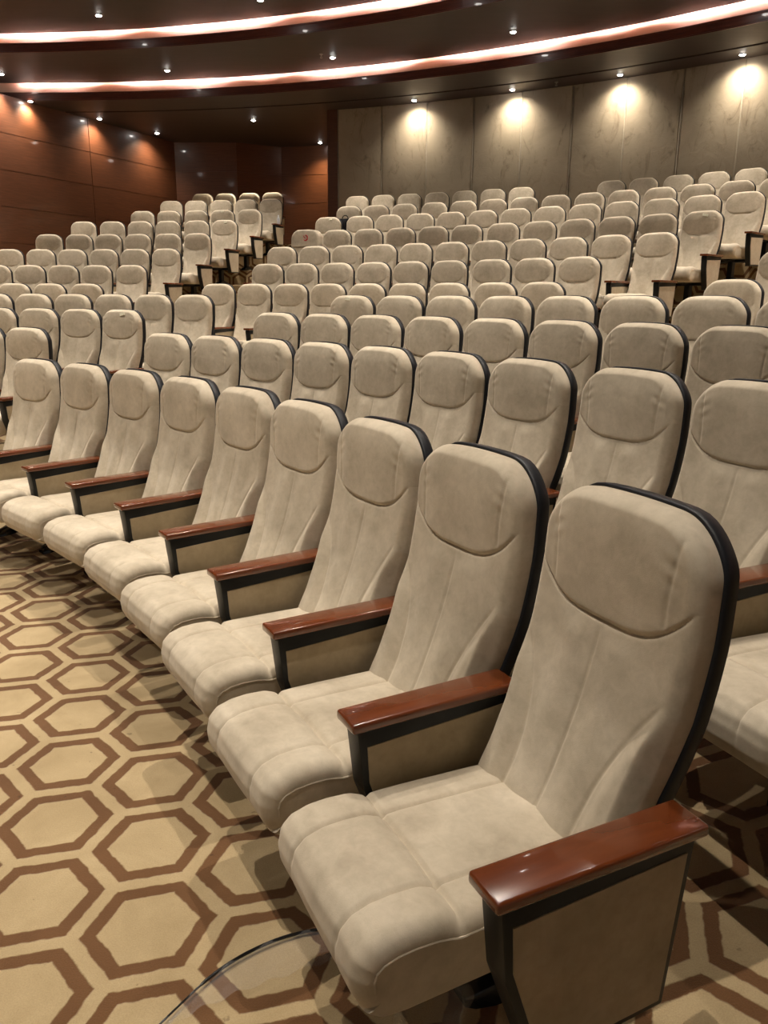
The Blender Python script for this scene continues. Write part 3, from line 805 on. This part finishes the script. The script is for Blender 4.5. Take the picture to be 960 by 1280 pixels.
me = smooth_by_angle(bm_mesh('bottle_cap', lathe([(.016, .153), (.016, .172), (.014, .175)])), 40); me.materials.append(M['white_plastic']); part('bottle_cap', me, root)

# ------------------------------------------------------------------ camera
F_PX, PITCH, ROLL, HC = 984.498, .261726, .008745, 1.5408
cam_d = bpy.data.cameras.new('camera'); cam = bpy.data.objects.new('camera', cam_d); COL.objects.link(cam)
cam_d.sensor_fit = 'VERTICAL'; cam_d.sensor_height = 36; cam_d.lens = F_PX/1280*36; cam_d.clip_start = .05; cam_d.clip_end = 200
fw = Vector((0, math.cos(PITCH), -math.sin(PITCH))); rt = Vector((1, 0, 0)); up = rt.cross(fw)
r2 = rt*math.cos(ROLL) + up*math.sin(ROLL); u2 = -rt*math.sin(ROLL) + up*math.cos(ROLL)
mw = Matrix.Identity(4)
for i in range(3): mw[i][0] = r2[i]; mw[i][1] = u2[i]; mw[i][2] = -fw[i]
mw[2][3] = HC
cam.matrix_world = mw
bpy.context.scene.camera = cam

# plastic strip on the carpet, placed where the camera ray meets the floor (computed once, stored as plan points)
def floor_pt(u, v, z=0.0):
    Xp, Yp = u-480, v-640; cr, sr = math.cos(ROLL), math.sin(ROLL); x = (Xp*cr+Yp*sr)/F_PX; y = -(-Xp*sr+Yp*cr)/F_PX
    d_ = fw + rt*x + up*y; return Vector((0, 0, HC)) + d_*((z-HC)/d_.z)
strip = [floor_pt(u, v, .012) for u, v in ((196, 1284), (228, 1253), (262, 1222), (300, 1196), (345, 1175), (385, 1164), (416, 1160), (450, 1160))]
root = bpy.data.objects.new('plastic_wrap', None); COL.objects.link(root)
tag(root, 'curved clear plastic strip with a black edge lying on the carpet before the front row', 'plastic wrap')
sp = []
for k_ in range(len(strip)-1):
    p0, p1, p2, p3 = strip[max(k_-1, 0)], strip[k_], strip[k_+1], strip[min(k_+2, len(strip)-1)]
    for s in range(6):
        t = s/6; sp.append(.5*((2*p1) + (-p0+p2)*t + (2*p0-5*p1+4*p2-p3)*t*t + (-p0+3*p1-3*p2+p3)*t**3))
sp.append(strip[-1])
bm = bmesh.new(); tube(bm, sp, [.0042 if i > 10 else .0025 for i in range(len(sp))], 8)
me = smooth_all(bm_mesh('edge_cord', bm)); me.materials.append(M['gloss_black']); part('edge_cord', me, root)
P, F = [], []; n = len(sp); low = [floor_pt(u, v, .010) for u, v in ((200, 1290), (250, 1262), (300, 1240), (350, 1222), (400, 1205), (450, 1190))]
for i, p_ in enumerate(sp):
    s = i/(n-1)*(len(low)-1); k_ = min(int(s), len(low)-2); e_ = low[k_].lerp(low[k_+1], s-k_)
    for j in range(7):
        t = j/6; q_ = p_.lerp(e_, t); q_.z = .012 + .010*math.sin(t*9+i*.35)*math.sin(PI*t) + .006*math.sin(i*.9+j); q_.z = max(q_.z, .004); P.append(q_)
for i in range(n-1):
    for j in range(6): F.append((i*7+j, i*7+j+1, (i+1)*7+j+1, (i+1)*7+j))
me = smooth_all(mesh_of('film', P, F)); me.materials.append(M['film']); part('film', me, root)

root = bpy.data.objects.new('plastic_wrap', None); COL.objects.link(root)
p_, a = chair_point((1, 0, 8), -.17, .52, 0); root.location = p_; root.rotation_euler = (0, 0, a)
tag(root, 'crumpled clear plastic bag on the carpet under the end front-row seat', 'plastic wrap')
P, F = [], []; nn_, mm_ = 26, 14
for i in range(mm_+1):
    for j in range(nn_):
        t = 2*PI*j/nn_; z = .235*i/mm_ + .006; r_ = .058 + .012*math.sin(3*t+z*30) + .007*math.sin(7*t-z*45) + .025*(1-i/mm_)**3
        P.append((r_*math.cos(t), 1.2*r_*math.sin(t), z))
for i in range(mm_):
    for j in range(nn_): F.append((i*nn_+j, i*nn_+(j+1) % nn_, (i+1)*nn_+(j+1) % nn_, (i+1)*nn_+j))
me = smooth_all(mesh_of('film', P, F)); me.materials.append(M['film']); part('film', me, root)

# ------------------------------------------------------------------ world and view
w = bpy.data.worlds.new('world'); bpy.context.scene.world = w; w.use_nodes = True
w.node_tree.nodes['Background'].inputs[0].default_value = (1, .90, .78, 1); w.node_tree.nodes['Background'].inputs[1].default_value = .12
sc = bpy.context.scene
sc.view_settings.view_transform = 'Standard'; sc.view_settings.look = 'None'; sc.view_settings.gamma = 1; sc.view_settings.use_curve_mapping = False
sc.view_settings.exposure = 0.52
